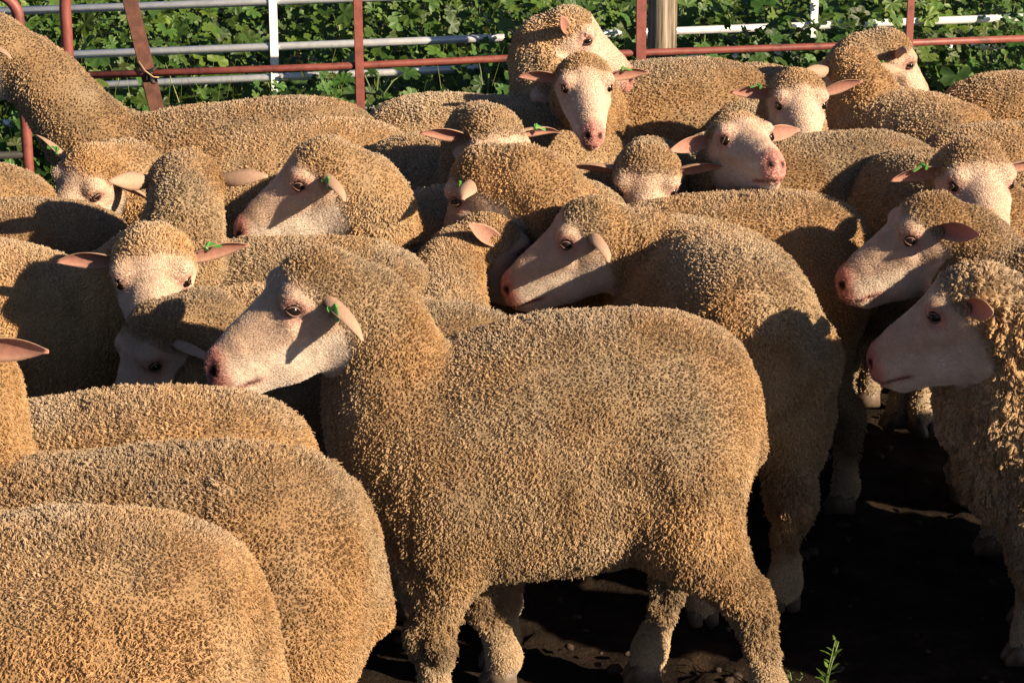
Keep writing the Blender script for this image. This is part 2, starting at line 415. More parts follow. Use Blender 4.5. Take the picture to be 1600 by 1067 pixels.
def fleece(name, V, polys, N, q, dist, parent, Mw, rng):
    """wool as curves that lean together into staples; denser where the camera is near, thinner where no one looks"""
    Q = np.array([p[:4] for p in polys])
    A, B, C, D = (V[Q[:, k]] for k in range(4))
    area = .5 * np.linalg.norm(np.cross(C - A, D - B), axis=1)
    cen = (A + B + C + D) / 4; nf = N[Q].mean(1); nf /= np.linalg.norm(nf, axis=1)[:, None] + 1e-9
    Lf, bf, sf, bare, onhead, low, fo = regions(cen.astype(np.float32), q)
    cw = np.array(Mw.inverted() @ Vector((0, 0, CAM_H)), np.float32)
    vd = cw - cen; vd /= np.linalg.norm(vd, axis=1)[:, None]
    face = np.einsum('ij,ij->i', nf, vd)
    vis = np.where(face > -.22, 1, np.where(face > -.5, .35, .08))
    if q.back: vis = vis * np.where(cen[:, 2] < .34, .18, 1)
    sp = 0.00262 * max(dist / 4.0, .8) ** .85 * (.88 if dist < 4.6 else 1.0)                       # spacing of the strands
    spl = sp * (1 - .15 * np.maximum(onhead, low)) * (1 - .36 * bare)
    lam = area * vis / spl ** 2; n = np.floor(lam + rng.random(len(lam))).astype(int)
    fi = np.repeat(np.arange(len(Q)), n); K = len(fi)
    u, v = rng.random((K, 1), dtype=np.float32), rng.random((K, 1), dtype=np.float32)
    P0 = ((A[fi] * (1 - u) + B[fi] * u) * (1 - v) + (D[fi] * (1 - u) + C[fi] * u) * v).astype(np.float32)
    Nn = (N[Q[fi, 0]] * (1 - u) + N[Q[fi, 1]] * u) * (1 - v) + (N[Q[fi, 3]] * (1 - u) + N[Q[fi, 2]] * u) * v
    Nn = Nn / (np.linalg.norm(Nn, axis=1)[:, None] + 1e-9)
    L, tone, bare, onhead, low, fo = Lf[fi], sf[fi], bare[fi], onhead[fi], low[fi], fo[fi]
    b1 = bare[:, None]; keep = 1 - np.maximum(bare, low * .8)
    size = .0115 * q.staple * (1 - .25 * onhead.mean())
    warp = np.stack([vnoise(P0, (90, 90, 90), q.seed + 70 + k) for k in range(2)] + [vnoise(P0, (90, 90, 90), q.seed + 73)], 1) * .0045 * q.staple
    ctr, f1, cid = cells(P0 + warp, np.array([size, size, size * 1.35], np.float32), q.seed)
    lean = ctr - P0; lean = lean - Nn * np.einsum('ij,ij->i', lean, Nn)[:, None]
    hd = q.R[:, 0]; hh = np.clip(np.maximum(onhead, bare), 0, 1)[:, None]
    flow = np.array([-.35, 0, -.9], np.float32) * (1 - hh) - hd * hh * np.where(b1 > .5, 1.6, .8)
    wv = np.stack([vnoise(cen.astype(np.float32), (14, 14, 14), q.seed + 50 + k) for k in range(3)], 1)[fi]
    lay = np.clip(sstep(.52, .30, P0[:, 2]) * .7 + .5 * vnoise(cen.astype(np.float32), (4, 4, 4), q.seed + 60)[fi] + q.lay, 0, 1) * (1 - onhead)
    flow = flow + wv * .55; flow = flow - Nn * np.einsum('ij,ij->i', flow, Nn)[:, None]
    up = np.where(bare > .5, .15, 1.0 - .45 * lay)[:, None] * (1 - .35 * low[:, None])
    cr = np.stack([np.cos(cid * 6.283 * 5), np.sin(cid * 6.283 * 7), np.cos(cid * 6.283 * 11)], 1) * .34      # each staple has its own slant
    Dr = Nn * up + flow * .5 + cr * keep[:, None] + rng.normal(0, .15, (K, 3)); Dr /= np.linalg.norm(Dr, axis=1)[:, None]
    dome = 1.08 - .42 * np.clip(f1 / .62, 0, 1) ** 2 * keep
    fly = np.where(rng.random(K) < .03, 1.45, 1.0)
    Lk = (L * (1 + .45 * lay * (1 - np.clip(low * 2, 0, 1))) * dome * fly * rng.uniform(.88, 1.12, K) * (1 + (cid - .5) * .5 * keep))[:, None]
    tip = P0 + Dr * Lk + lean * (.50 * keep[:, None])
    T1 = np.cross(Dr, np.stack([np.cos(cid * 40), np.sin(cid * 40), np.cos(cid * 23)], 1)) + rng.normal(0, .35, (K, 3))
    NP = 4; ph = (cid * 6.283 * 3)[:, None] + rng.normal(0, .5, (K, 1)); am = Lk * .16 * (1 - .8 * b1)
    pts = np.empty((K, NP, 3), np.float32)
    for i, t in enumerate(np.linspace(0, 1, NP)):
        pts[:, i] = P0 * (1 - t) + tip * t + Nn * (Lk * (.20 * math.sin(math.pi * t)) - .0015 * (1 - t)) + T1 * am * np.sin(t * 4.6 + ph) * min(1, 1.8 * t)
    rb = 0.00078 * max(dist / 4.0, .8) ** .85 * (.88 if dist < 4.6 else 1.0)
    rs = (rb * (1 - .66 * bare - .15 * low)[:, None] * rng.uniform(.75, 1.25, (K, 1)) * np.array([1.1, 1.1, .95, .35])).astype(np.float32)
    dst = (sstep(.35, .95, Nn[:, 2]) * (.50 + .3 * wv[:, 0]) * keep * (1 - .6 * onhead))[:, None]
    tone = tone * (1 - dst) + (np.array([.48, .375, .265], np.float32) * q.shade) * dst
    tv = tone * (1 + ((.88 + .24 * cid) - 1) * keep)[:, None] * (1 + rng.uniform(-.12, .12, (K, 1)) * (1 - .4 * b1)) * np.where(rng.random((K, 1)) < .006 * keep[:, None], .25, 1)
    tp = np.repeat(tv[:, None], NP, 1)                       # staple tips carry dust, the inside of the fleece is creamier
    dust = np.linspace(0, 1, NP)[None, :, None] * (.22 * keep)[:, None, None]
    tp = np.clip(tp * (1 - dust) + (tp.mean(-1, keepdims=True) * np.array([1.04, .98, .90])) * dust, .01, .9)
    pts, rs, tp = [pts], [rs], [tp]
    for sd, m4 in q.earm:                                    # short hair on the ears, longest along the rims
        EV, EN, EF, EC = EARD[sd]; ka = 1500 if dist < 5 else 800
        w = EARA[sd]; f2 = rng.choice(len(EF), ka, p=w / w.sum()); uu, vv = rng.random((ka, 1)), rng.random((ka, 1))
        bl = lambda X: (X[EF[f2, 0]] * (1 - uu) + X[EF[f2, 1]] * uu) * (1 - vv) + (X[EF[f2, 3]] * (1 - uu) + X[EF[f2, 2]] * uu) * vv
        p_, n_, c_ = bl(EV), bl(EN), bl(EC); rim = (np.abs(p_[:, 2:3]) / .024) ** 2
        d_ = n_ * (.45 + .5 * rim) + np.array([.8, 0, 0]) + rng.normal(0, .25, (ka, 3)); d_ /= np.linalg.norm(d_, axis=1)[:, None]
        l_ = (.0045 + .0055 * rim) * rng.uniform(.6, 1.3, (ka, 1)); R3 = m4[:3, :3]; o3 = m4[:3, 3]
        e_ = np.stack([p_ + d_ * l_ * t - n_ * .0004 for t in np.linspace(0, 1, NP)], 1) @ R3.T + o3
        pts.append(e_.astype(np.float32)); rs.append((rb * .42 * np.tile(np.array([1, 1, .8, .3]), (ka, 1))).astype(np.float32))
        tp.append(np.repeat(np.clip(c_ * 1.15 * rng.uniform(.8, 1.2, (ka, 1)), .02, .85)[:, None], NP, 1)); K += ka
    pts, rs, tp = (np.concatenate(x) for x in (pts, rs, tp))
    hc = bpy.data.hair_curves.new(name); hc.add_curves([NP] * K)
    hc.attributes['position'].data.foreach_set('vector', pts.reshape(-1))
    hc.attributes.new('radius', 'FLOAT', 'POINT').data.foreach_set('value', rs.reshape(-1))
    at = hc.attributes.new('tone', 'FLOAT_COLOR', 'POINT')
    at.data.foreach_set('color', np.concatenate([tp, np.ones((K, NP, 1))], -1).astype(np.float32).reshape(-1))
    global STRANDS; STRANDS += K
    return link(name, hc, parent, M['strand'])
STRANDS = 0

def ear_mesh(side, L=.108, tone=None, rng=None, curlin=.5):
    """cupped leaf-shaped ear with thickness: x = along the ear, z = across, opening towards +y"""
    nu, nv = 13, 9; V = []; C = []
    for layer in (0, 1):
        for i in range(nu):
            t = i / (nu - 1)
            w = .0245 * (math.sin(math.pi * min(1, .16 + .84 * t) ** 1.12) ** .72) if t < .999 else .003
            w = max(w * (1 - .38 * t * t), .003)
            cup = 1.25 * (1 - .72 * t) + curlin * .3
            for j in range(nv):
                s = (j / (nv - 1)) * 2 - 1
                a = s * cup; r = w / max(cup, .2)
                z = r * math.sin(a); y = r * (1 - math.cos(a)) * .95
                y += -.012 * math.sin(math.pi * t * .8)
                th = (.0042 * (1 - .6 * t) * (1 - .55 * s * s)) * (0 if layer == 0 else 1)
                V.append((t * L, y - th, z))
                edge = abs(s) ** 3
                if layer == 0: c = np.array([.55, .27, .21]) * (.55 + .45 * t) * (1 - .5 * edge) + np.array([.56, .40, .28]) * .5 * edge
                else: c = np.array([.52, .345, .25]) * (.85 + .15 * t)
                C.append(c)
    F = []; o = nu * nv
    for i in range(nu - 1):
        for j in range(nv - 1):
            a = i * nv + j; F.append([a, a + 1, a + nv + 1, a + nv]); F.append([o + a, o + a + nv, o + a + nv + 1, o + a + 1])
    for i in range(nu - 1):
        for j in (0, nv - 1):
            a = i * nv + j; q_ = [a, a + nv, o + a + nv, o + a]; F.append(q_ if j == 0 else q_[::-1])
    for j in range(nv - 1):
        a = (nu - 1) * nv + j; F.append([a, a + 1, o + a + 1, o + a])
    me = mesh_np('ear', V, F); set_tone(me, np.clip(np.array(C), 0, .9)); me.materials.append(M['ear']); return me
EAR = {s: ear_mesh(s) for s in (-1, 1)}; EARD = {}; EARA = {}
for _s, _m in EAR.items():
    _v = np.array([v.co for v in _m.vertices]); _n = np.array([v.normal for v in _m.vertices]); _f = np.array([list(p.vertices) for p in _m.polygons])
    _c = np.empty(len(_v) * 4, np.float32); _m.attributes['tone'].data.foreach_get('color', _c)
    EARD[_s] = (_v, _n, _f, _c.reshape(-1, 4)[:, :3]); EARA[_s] = np.array([p.area for p in _m.polygons])
def tag_mesh():
    b = MB(); b.tube([(0, .010, 0), (0, -.014, 0)], [.0040, .0040], 8)
    for s_ in (-1,):
        pts = [(-.006, s_ * .006, 0), (.004, s_ * .0085, 0), (.014, s_ * .009, 0), (.026, s_ * .009, 0), (.034, s_ * .009, 0)]
        b.tube(pts, [.0052, .0062, .0062, .0058, .0050], 8, flat=.28)
    b.tube([(0, .0075, 0), (0, .0095, 0)], [.0075, .0070], 10)
    me = bpy.data.meshes.new('ear_tag'); me.from_pydata(b.v, [], b.f); me.update(); me.materials.append(M['tag']); return me
TAG = tag_mesh()
def sphere_mesh(name, r, mat, n=12, sq=(1, 1, 1)):
    bm = bmesh.new(); bmesh.ops.create_uvsphere(bm, u_segments=n, v_segments=n // 2 + 2, radius=r)
    bmesh.ops.scale(bm, vec=sq, verts=bm.verts); me = bpy.data.meshes.new(name); bm.to_mesh(me); bm.free()
    for p in me.polygons: p.use_smooth = True
    me.materials.append(mat); return me
EYEM = sphere_mesh('eye', .0120, M['eye'], 16)
def lid_mesh():
    b = MB()
    for k, (z0, bulge) in enumerate(((.0035, .0078), (-.0035, -.0064))):
        pts = []
        for i in range(9):
            a = -1 + 2 * i / 8; pts.append((a * .0132, .0112 * math.sqrt(max(0, 1 - (a * .80) ** 2)), bulge * (1 - a * a) + .002 * a))
        b.tube(pts, [.0006 + .0009 * (1 - (2 * i / 8 - 1) ** 2) for i in range(9)], 6)
    me = bpy.data.meshes.new('eyelid'); me.from_pydata(b.v, [], b.f); me.update()
    for p in me.polygons: p.use_smooth = True
    me.materials.append(M['lid']); return me
LID = lid_mesh()
def hoof_mesh():
    b = MB()
    for s in (-1, 1):
        prof = [(-.022, .0), (.040, .0), (.036, .014), (.014, .046), (-.018, .046)]
        vs = [(x, s * .003 + (0 if k == 0 else s * .021) * (1 - .25 * (x > .03)), z) for k in (0, 1) for x, z in prof]
        n = len(prof); f = [list(range(n)), list(range(n, 2 * n))[::-1]] + [[i, i + n, (i + 1) % n + n, (i + 1) % n] for i in range(n)]
        if s < 0: f = [x[::-1] for x in f]
        b.add(vs, f)
    me = bpy.data.meshes.new('hoof'); me.from_pydata(b.v, [], b.f); me.update()
    bm = bmesh.new(); bm.from_mesh(me); bmesh.ops.recalc_face_normals(bm, faces=bm.faces)
    bmesh.ops.bevel(bm, geom=bm.edges[:], offset=.003, segments=2, affect='EDGES'); bm.to_mesh(me); bm.free()
    for p in me.polygons: p.use_smooth = True
    me.materials.append(M['hoof']); return me
HOOF = hoof_mesh()

ANCH = {'hip': (-.18, .767), 'mid': (0., .757), 'withers': (.18, .735)}
NO = 0
def sheep(label, anchor, px, py, heading, s=1.0, head=None, ears=None, tagged=None, grey=0.0, legs=None, fat=1.0, back=True, h=None, wl=1.0, crease=1.0, staple=.50, lay=0.0, shade=None, dip=.35):
    """anchor: which point of the back line is seen at (px, py); heading and head yaw in degrees: 0 right, 90 away, 180 left, 270 towards us
    head = (px, py, z of the head joint in metres, yaw, pitch down, roll)"""
    global NO; NO += 1
    rng = np.random.default_rng(100 + NO)
    ax, az = ANCH[anchor]; hd = R(heading)
    w = at_z(px, py, az * s)
    loc = Vector((w.x - ax * s * math.cos(hd), w.y - ax * s * math.sin(hd), 0))
    root = empty('sheep', loc, hd, s); tag(root, label, 'sheep', 'sheep crowded into the pen')
    Mw = Matrix.Translation(loc) @ Matrix.Rotation(hd, 4, 'Z') @ Matrix.Scale(s, 4); Mi = Mw.inverted()
    q = Pose(); q.seed = NO * 3; q.fat = fat; q.grey = grey; q.back = back; q.hs = 1.10 * rng.uniform(.96, 1.03); q.wl = wl; q.crease = crease; q.staple = staple; q.lay = lay; q.shade = shade or rng.uniform(.80, 1.12); q.grey += rng.uniform(-.3, .1); q.fat *= rng.uniform(.94, 1.04); q.top = FLAT * (1 - dip) + TOP * dip
    hx, hy, hz, yaw, pit, roll = head
    hz += .047; jw = at_z(hx, hy, hz); j = np.array(Mi @ jw, np.float32)
    q.joint = j; q.R = rotmat(R(yaw - heading), R(pit), R(roll)); q.Mw = Mw
    bk = j - q.R[:, 0] * .02 - q.R[:, 2] * .035
    n0 = np.array([.19, 0, .49]); n1 = np.array([.31, 0, .55 - .02 * dip]); d = np.linalg.norm(bk - n1)
    n2 = bk - (q.R[:, 0] * .5 + q.R[:, 2] * .55) * d * .5
    n2 = n2 * .6 + (n1 + bk) / 2 * .4
    tt = np.linspace(0, 1, 9)[:, None]
    q.neck = ((1 - tt) ** 3 * n0 + 3 * (1 - tt) ** 2 * tt * n1 + 3 * (1 - tt) * tt ** 2 * n2 + tt ** 3 * bk).astype(np.float32)
    q.neckr = list(np.interp(tt[:, 0], [0, .35, .7, 1], [.155, .112, .080, .068]))
    print('%2d %-10s at %.2f %.2f  neck %.2f dist %.2f  %s' % (NO, anchor, loc.x, loc.y, np.linalg.norm(bk - np.array([.28, 0, .55])), w.y, label[:40]))
    lg = legs or [rng.uniform(-.05, .05) for _ in range(4)]
    q.limbs = []; q.feet = []
    for k, sy in ((0, 1), (1, -1)):
        f = lg[k]; y = sy * .092
        q.limbs.append((np.array([[.19, y * 1.05, .47], [.19 + f * .3, y, .33], [.205 + f * .7, y, .20], [.195 + f, y * .95, .06], [.202 + f, y * .95, .035]]), [.090, .058, .034, .0225, .021], .045))
        q.feet.append((.202 + f, y * .95))
    for k, sy in ((2, 1), (3, -1)):
        f = lg[k]; y = sy * .098
        q.limbs.append((np.array([[-.235, y * .9, .51], [-.22 + f * .2, y * 1.06, .385], [-.295 + f * .5, y, .24], [-.285 + f, y * .95, .06], [-.277 + f, y * .95, .035]]), [.120, .082, .036, .0225, .021], .05))
        q.feet.append((-.277 + f, y * .95))
    q.limbs.append((np.array([[-.335, 0, .585], [-.37, 0, .50]]), [.035, .026], .05))
    dist = (w - Vector((0, 0, CAM_H))).length
    hh = h or (.0098 if dist < 4.8 else .0130)
    V, F = surface(q, hh); polys = F.tolist()
    hc = q.joint + q.R @ np.array([.15, 0, -.035], np.float32)
    V, polys = refine(V, polys, q, lambda c: np.linalg.norm(c - hc, axis=1) < .19)
    if dist < 5.4 or not back: V, polys = refine(V, polys, q, lambda c: np.linalg.norm(c - (q.joint + q.R @ np.array([.20, 0, -.035], np.float32)), axis=1) < .125)
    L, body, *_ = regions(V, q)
    me = bpy.data.meshes.new('body'); me.from_pydata(V.tolist(), [], polys); me.update()
    N = np.empty(len(V) * 3, np.float32); me.vertex_normals.foreach_get('vector', N); N = N.reshape(-1, 3)
    fo = fold(V, q); woolly = sstep(.006, .009, L)
    und = vnoise(V, (24, 16, 6), q.seed + 80) * .55 + vnoise(V, (9, 9, 9), q.seed + 81) * .8 + vnoise(V, (40, 30, 20), q.seed + 82) * .3
    part = 1 - sstep(.0, .17, np.abs(vnoise(V + .03 * und[:, None], (13, 9, 4.5), q.seed + 85)))        # wider partings of the fleece
    V2 = V + N * (((fo - .75) * .016 + und * .0065 - part * .0085) * q.crease * woolly)[:, None]
    me.vertices.foreach_set('co', V2.astype(np.float32).ravel())
    me.polygons.foreach_set('use_smooth', np.ones(len(polys), bool)); me.update()
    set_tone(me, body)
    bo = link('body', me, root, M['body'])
    # eyes, ears, tags, hooves
    HM = Matrix.LocRotScale(Vector(j), Matrix(q.R.tolist()), Vector((q.hs,) * 3))
    ears = ears or {}; q.earm = []
    for sd in (1, -1):
        e = link('eye', EYEM, root); e.matrix_local = HM @ Matrix.Translation((EYE[0] + .001, sd * (EYE[1] - .0042), EYE[2]))
        l = link('eyelid', LID, e)
        l.matrix_parent_inverse = Matrix.Identity(4)
        l.matrix_local = Matrix.Rotation(R(-22), 4, 'Y') if sd > 0 else Matrix.Scale(-1, 4, (0, 1, 0)) @ Matrix.Rotation(R(-22), 4, 'Y')
        sw, dr, tw = ears.get(sd, (rng.uniform(0, 15), rng.uniform(2, 18), rng.uniform(10, 40)))
        # ear frame: x along the ear, y = opening (forward), z up
        ex = Vector((-math.sin(R(sw)) * math.cos(R(dr)), sd * math.cos(R(sw)) * math.cos(R(dr)), -math.sin(R(dr))))
        ey = Vector((1, 0, 0)); ey = (ey - ex * ey.dot(ex)).normalized(); ez = ex.cross(ey)
        B = Matrix((ex, ey, ez)).transposed().to_4x4() @ Matrix.Rotation(R(tw * sd), 4, 'X')
        er = link('ear', EAR[sd], root)
        er.matrix_local = HM @ Matrix.Translation((.040, sd * .062, .026)) @ B
        q.earm.append((sd, np.array(er.matrix_local, np.float32)))
        if tagged == sd:
            tg = link('ear_tag', TAG, root)
            tg.matrix_local = HM @ Matrix.Translation((.040, sd * .062, .026)) @ B @ Matrix.Translation((.036, -.003, -.017 * sd)) @ Matrix.Rotation(R(25), 4, 'Z') @ Matrix.Scale(.72, 4)
    fleece('fleece', V2, polys, N, q, dist, root, Mw, rng)
    for fx, fy in q.feet:
        hf = link('hoof', HOOF, root); hf.location = (fx - .004, fy, 0); hf.scale = (1.22, 1.25, 1.15)
    return root

# ------------------------------------------------------------------ ground
def ground():
    f = np.arange(-3.2, 3.21, .025); fx = np.concatenate([[-220, -60, -20, -9, -5, -3.8], f, [3.8, 5, 9, 20, 60, 220]])
    g = np.arange(1.6, 8.41, .025); fy = np.concatenate([[-60, -20, -6, -1, .8, 1.3], g, [8.8, 9.6, 11, 14, 20, 60, 400]])
    X, Y = np.meshgrid(fx, fy, indexing='ij'); P = np.stack([X.ravel(), Y.ravel(), np.zeros(X.size)], 1).astype(np.float32)
    inside = (np.abs(P[:, 0]) < 3.19) & (P[:, 1] > 1.61) & (P[:, 1] < 8.39)
    z = .012 * vnoise(P, (3, 3, 1), 1) + .026 * np.maximum(0, vnoise(P, (9, 9, 1), 2)) + .018 * np.abs(vnoise(P, (21, 21, 1), 3)) - .028
    P[:, 2] = np.where(inside, z, -.02)
    nx, ny = len(fx), len(fy); I = np.arange(nx * ny).reshape(nx, ny)
    F = np.stack([I[:-1, :-1], I[1:, :-1], I[1:, 1:], I[:-1, 1:]], -1).reshape(-1, 4)
    m, nt, p = new_mat('trampled_soil'); n = noise(nt, 9, 8, .7); n2 = noise(nt, 70, 5, .7)
    r = ramp(nt, n.outputs[0], [(.3, (.010, .006, .004)), (.5, (.018, .011, .007)), (.72, (.042, .025, .015))])
    nt.links.new(r.outputs[0], p.inputs['Base Color']); p.inputs['Roughness'].default_value = .95; p.inputs['Specular IOR Level'].default_value = .15
    bump(nt, p, n2.outputs[0], .8, .012)
    tag(link('ground', mesh_np('ground', P, F), None, m), kind='structure')
ground()
def clods():
    rng = np.random.default_rng(5); bm = bmesh.new(); bmesh.ops.create_icosphere(bm, subdivisions=1, radius=1)
    v0 = np.array([v.co for v in bm.verts], np.float32); f0 = np.array([[v.index for v in f.verts] for f in bm.faces]); bm.free()
    V, F = [], []
    for k in range(1800):
        x, y = rng.uniform(-2.4, 2.4), rng.uniform(2.6, 7.2); r = .004 + .013 * rng.random() ** 3
        sc = np.array([rng.uniform(.8, 1.5), rng.uniform(.8, 1.4), rng.uniform(.45, .8)]) * r
        v = v0 * (1 + .55 * vnoise(v0 * 1.0, (2.3, 2.3, 2.3), k)[:, None]) * sc
        a = rng.uniform(0, 6.28); c, s_ = math.cos(a), math.sin(a)
        v = v @ np.array([[c, s_, 0], [-s_, c, 0], [0, 0, 1]]); v = v + (x, y, .3 * sc[2] - .004)
        F.append(f0 + len(v0) * k); V.append(v)
    m = simple_mat('clod', [(.3, (.014, .009, .006)), (.7, (.06, .034, .02))], 90, .95, bmp=.6, dist=.01)
    tag(link('soil_clods', mesh_np('soil_clods', np.concatenate(V), np.concatenate(F)), None, m), 'loose brown clods of soil and dung on the trampled pen floor', 'soil', kind='stuff')
clods()

# ------------------------------------------------------------------ red pipe gate, loose bar, tie, post, second red panel
def fy_at(x): return 7.08 + (x + 1.45) * .17               # the gate runs slightly away from us to the right
def on_gate(px, py, off=0.0):
    d = ray(px, py); x0, y0, k = -1.45, 7.08 + off, .17       # y = y0 + k (x - x0)
    t = (y0 - k * x0) / (d.y - k * d.x); return Vector((0, 0, CAM_H)) + d * t
gdir = Vector((1, .17, 0)).normalized()
gate = empty('gate', (on_gate(115, 118).x, on_gate(115, 118).y, 0))
tag(gate, 'red painted pipe gate with one long rail and flat uprights behind the flock', 'gate')
def gpart(name, mb, mat, parent=gate, **k):
    o = mb.build(name, mat, parent, **k)
    o.matrix_parent_inverse = Matrix.Translation(-Vector(parent.location)); return o
a, b = on_gate(108, 119), on_gate(1640, 59); e = (b - a)
mb = MB(); mb.tube([a, a + e * .25 + Vector((0, 0, -.004)), a + e * .5 + Vector((0, 0, .003)), a + e * .75, b + e * .1], .0125, 12); gpart('rail', mb, M['red'])
zr = a.z
mb = MB(); mb.tube([a + Vector((0, 0, -.50)), b + e * .1 + Vector((0, 0, -.46))], .0125, 10); gpart('rail', mb, M['red'])
top = 1.02
mb = MB(); ps = [(a.x, a.y, .06), (a.x, a.y, top - .20)] ; c0 = Vector((a.x, a.y, 0))
c1 = on_gate(107, 12); zc = c1.z
ps = [c0 + Vector((0, 0, .05)), c0 + Vector((0, 0, .3)), c0 + Vector((0, 0, zr)), c0 + Vector((0, 0, zc))]
for i in range(1, 9):
    th = i / 8 * math.pi / 2; ps.append(c0 + Vector((0, 0, zc)) + Vector((0, 0, math.sin(th) * .09)) + gdir * ((1 - math.cos(th)) * .09))
ps.append(ps[-1] + gdir * 1.6); ps.append(ps[-1] + gdir * 2.0)
mb.tube(ps, .0195, 14); gpart('frame', mb, M['red'])
for px, w in ((563, .030), (1003, .036), (1421, .027)):
    p0 = on_gate(px, 90, -.018); tp = zc + .10
    mb = MB(); mb.bar((p0.x, p0.y, .04), (p0.x - .006, p0.y, tp), w, .007, gdir); gpart('upright', mb, M['red'], smooth=False, bevel=.0015)
bar = empty('steel_bar', on_gate(243, 158, .06)); bar.location.z = 0
tag(bar, 'leaning rusty brown flat bar tied against the red gate', 'bar')
mb = MB(); p0 = on_gate(246, 175, .04); p1 = on_gate(198, -20, .05); dd = (p1 - p0)
mb.bar(p0 - dd * (p0.z / dd.z), p1 + dd * .35, .050, .008, gdir); gpart('shaft', mb, M['rust'], bar, smooth=False, bevel=.002)
tie = empty('strap', on_gate(236, 118)); tag(tie, 'black strap and twine knotted round the gate rail and the leaning bar', 'strap')
k0 = on_gate(236, 116, -.012); mb = MB()
for i in range(3):
    o = Vector((.006 * i - .006, 0, .003 * i)); ps = [k0 + o + Vector((math.sin(t) * .012, -.016 * math.cos(t) - .002, math.cos(t * 2) * .004 + math.sin(t) * .020)) for t in np.linspace(0, 6.28, 15)]
    mb.tube(ps, .0045, 6)
mb.tube([k0 + Vector((-.02, -.012, .008)), k0 + Vector((-.030, -.016, .025)), k0 + Vector((-.045, -.01, .045))], [.005, .004, .002], 6)
mb.tube([k0 + Vector((0, -.014, -.014)), k0 + Vector((.010, -.018, -.026)), k0 + Vector((.016, -.016, -.030))], [.008, .008, .003], 6)
gpart('knot', mb, M['dark'], tie)
mb = MB(); mb.tube([k0 + Vector((-.035, -.02, .045)), k0 + Vector((-.015, -.026, .015)), k0 + Vector((.012, -.026, -.006)), k0 + Vector((.028, -.018, -.008))], .0022, 6); gpart('twine', mb, M['twine'], tie)

g2 = empty('gate', (on_gate(28, 40).x, on_gate(28, 40).y, 0)); tag(g2, 'rounded end of a second red pipe gate at the top left corner', 'gate')
q0 = on_gate(30, 40); c0 = Vector((q0.x, q0.y, 0)); mb = MB()
zc2 = on_gate(30, 30).z; ps = [c0 + Vector((0, 0, .05)), c0 + Vector((0, 0, .3)), c0 + Vector((0, 0, zc2))]
for i in range(1, 9):
    th = i / 8 * math.pi / 2; ps.append(c0 + Vector((0, 0, zc2)) + Vector((0, 0, math.sin(th) * .085)) - gdir * ((1 - math.cos(th)) * .085))
ps.append(ps[-1] - gdir * 1.5); mb.tube(ps, .0185, 14); gpart('frame', mb, M['red'], g2)
mb = MB(); h0 = on_gate(72, 72); mb.tube([h0, h0 + Vector((0, 0, .03))], .006, 8); mb.tube([h0 + Vector((0, 0, .004)), h0 + Vector((-.09, -.015, .0))], .006, 8); gpart('hinge_pin', mb, M['red'], g2)
mb = MB(); d0 = on_gate(31, 242); mb.tube([Vector((c0.x, c0.y, d0.z)), Vector((c0.x, c0.y, d0.z)) - gdir * 1.5], .0125, 10); gpart('rail', mb, M['dark'], g2)

pp = on_gate(1034, 78, .07); post = empty('fence_post', (pp.x, pp.y, 0)); tag(post, 'weathered round wooden post behind the gate', 'post')
mb = MB(); n = 28; vs = []; fs = []; zs = np.linspace(-.05, 1.25, 40); rr = random.Random(3)
crk = [rr.random() for _ in range(n)]
for i, z in enumerate(zs):
    for k in range(n):
        r = .052 * (1 - .03 * z) * (1 - .05 * (crk[k] > .78) - .015 * crk[k] + .01 * math.sin(z * 9 + k * 1.3))
        vs.append((pp.x + r * math.cos(6.2832 * k / n), pp.y + r * math.sin(6.2832 * k / n), z))
for i in range(len(zs) - 1):
    for k in range(n): fs.append([i * n + k, i * n + (k + 1) % n, (i + 1) * n + (k + 1) % n, (i + 1) * n + k])
fs.append([(len(zs) - 1) * n + k for k in range(n)])
mb.add(vs, fs)
m, nt, p = new_mat('weathered_wood'); tc = nt.nodes.new('ShaderNodeTexCoord'); mp = nt.nodes.new('ShaderNodeMapping'); mp.inputs['Scale'].default_value = (60, 60, 3)
nn = nt.nodes.new('ShaderNodeTexNoise'); nn.inputs['Detail'].default_value = 8; nn.inputs['Scale'].default_value = 1.4
nt.links.new(tc.outputs['Object'], mp.inputs[0]); nt.links.new(mp.outputs[0], nn.inputs['Vector'])
r_ = ramp(nt, nn.outputs[0], [(.36, (.05, .036, .024)), (.5, (.20, .155, .11)), (.66, (.36, .30, .235))]); nt.links.new(r_.outputs[0], p.inputs['Base Color'])
p.inputs['Roughness'].default_value = .85; bump(nt, p, nn.outputs[0], .7, .006); gpart('shaft', mb, m, post)

# galvanised panel among the weeds
def on_panel(px, py):
    d = ray(px, py); x0, y0, k = -1.45, 7.75, .20
    t = (y0 - k * x0) / (d.y - k * d.x); return Vector((0, 0, CAM_H)) + d * t
pan = empty('steel_fence', (on_panel(430, 100).x, on_panel(430, 100).y, 0)); tag(pan, 'galvanised steel fence panel standing in the weeds beyond the gate', 'fence')
for (x0, y0), (x1, y1) in (((-60, 27), (1640, -42)), ((-60, 98), (1640, 26)), ((-60, 150), (1640, 68)), ((-60, 206), (1640, 112))):
    mb = MB(); a, b = on_panel(x0, y0), on_panel(x1, y1); a.z = b.z = (a.z + b.z) / 2 * .5 + a.z * .5
    b = on_panel(x1, y1); mb.tube([a, b], .0150, 12); gpart('rail', mb, M['zinc'], pan)
for px in (430, 1268):
    p0 = on_panel(px, 100); mb = MB(); mb.bar((p0.x, p0.y - .02, -.02), (p0.x, p0.y - .02, .88), .030, .006, Vector((1, .2, 0))); gpart('upright', mb, M['white'], pan, smooth=False, bevel=.001)

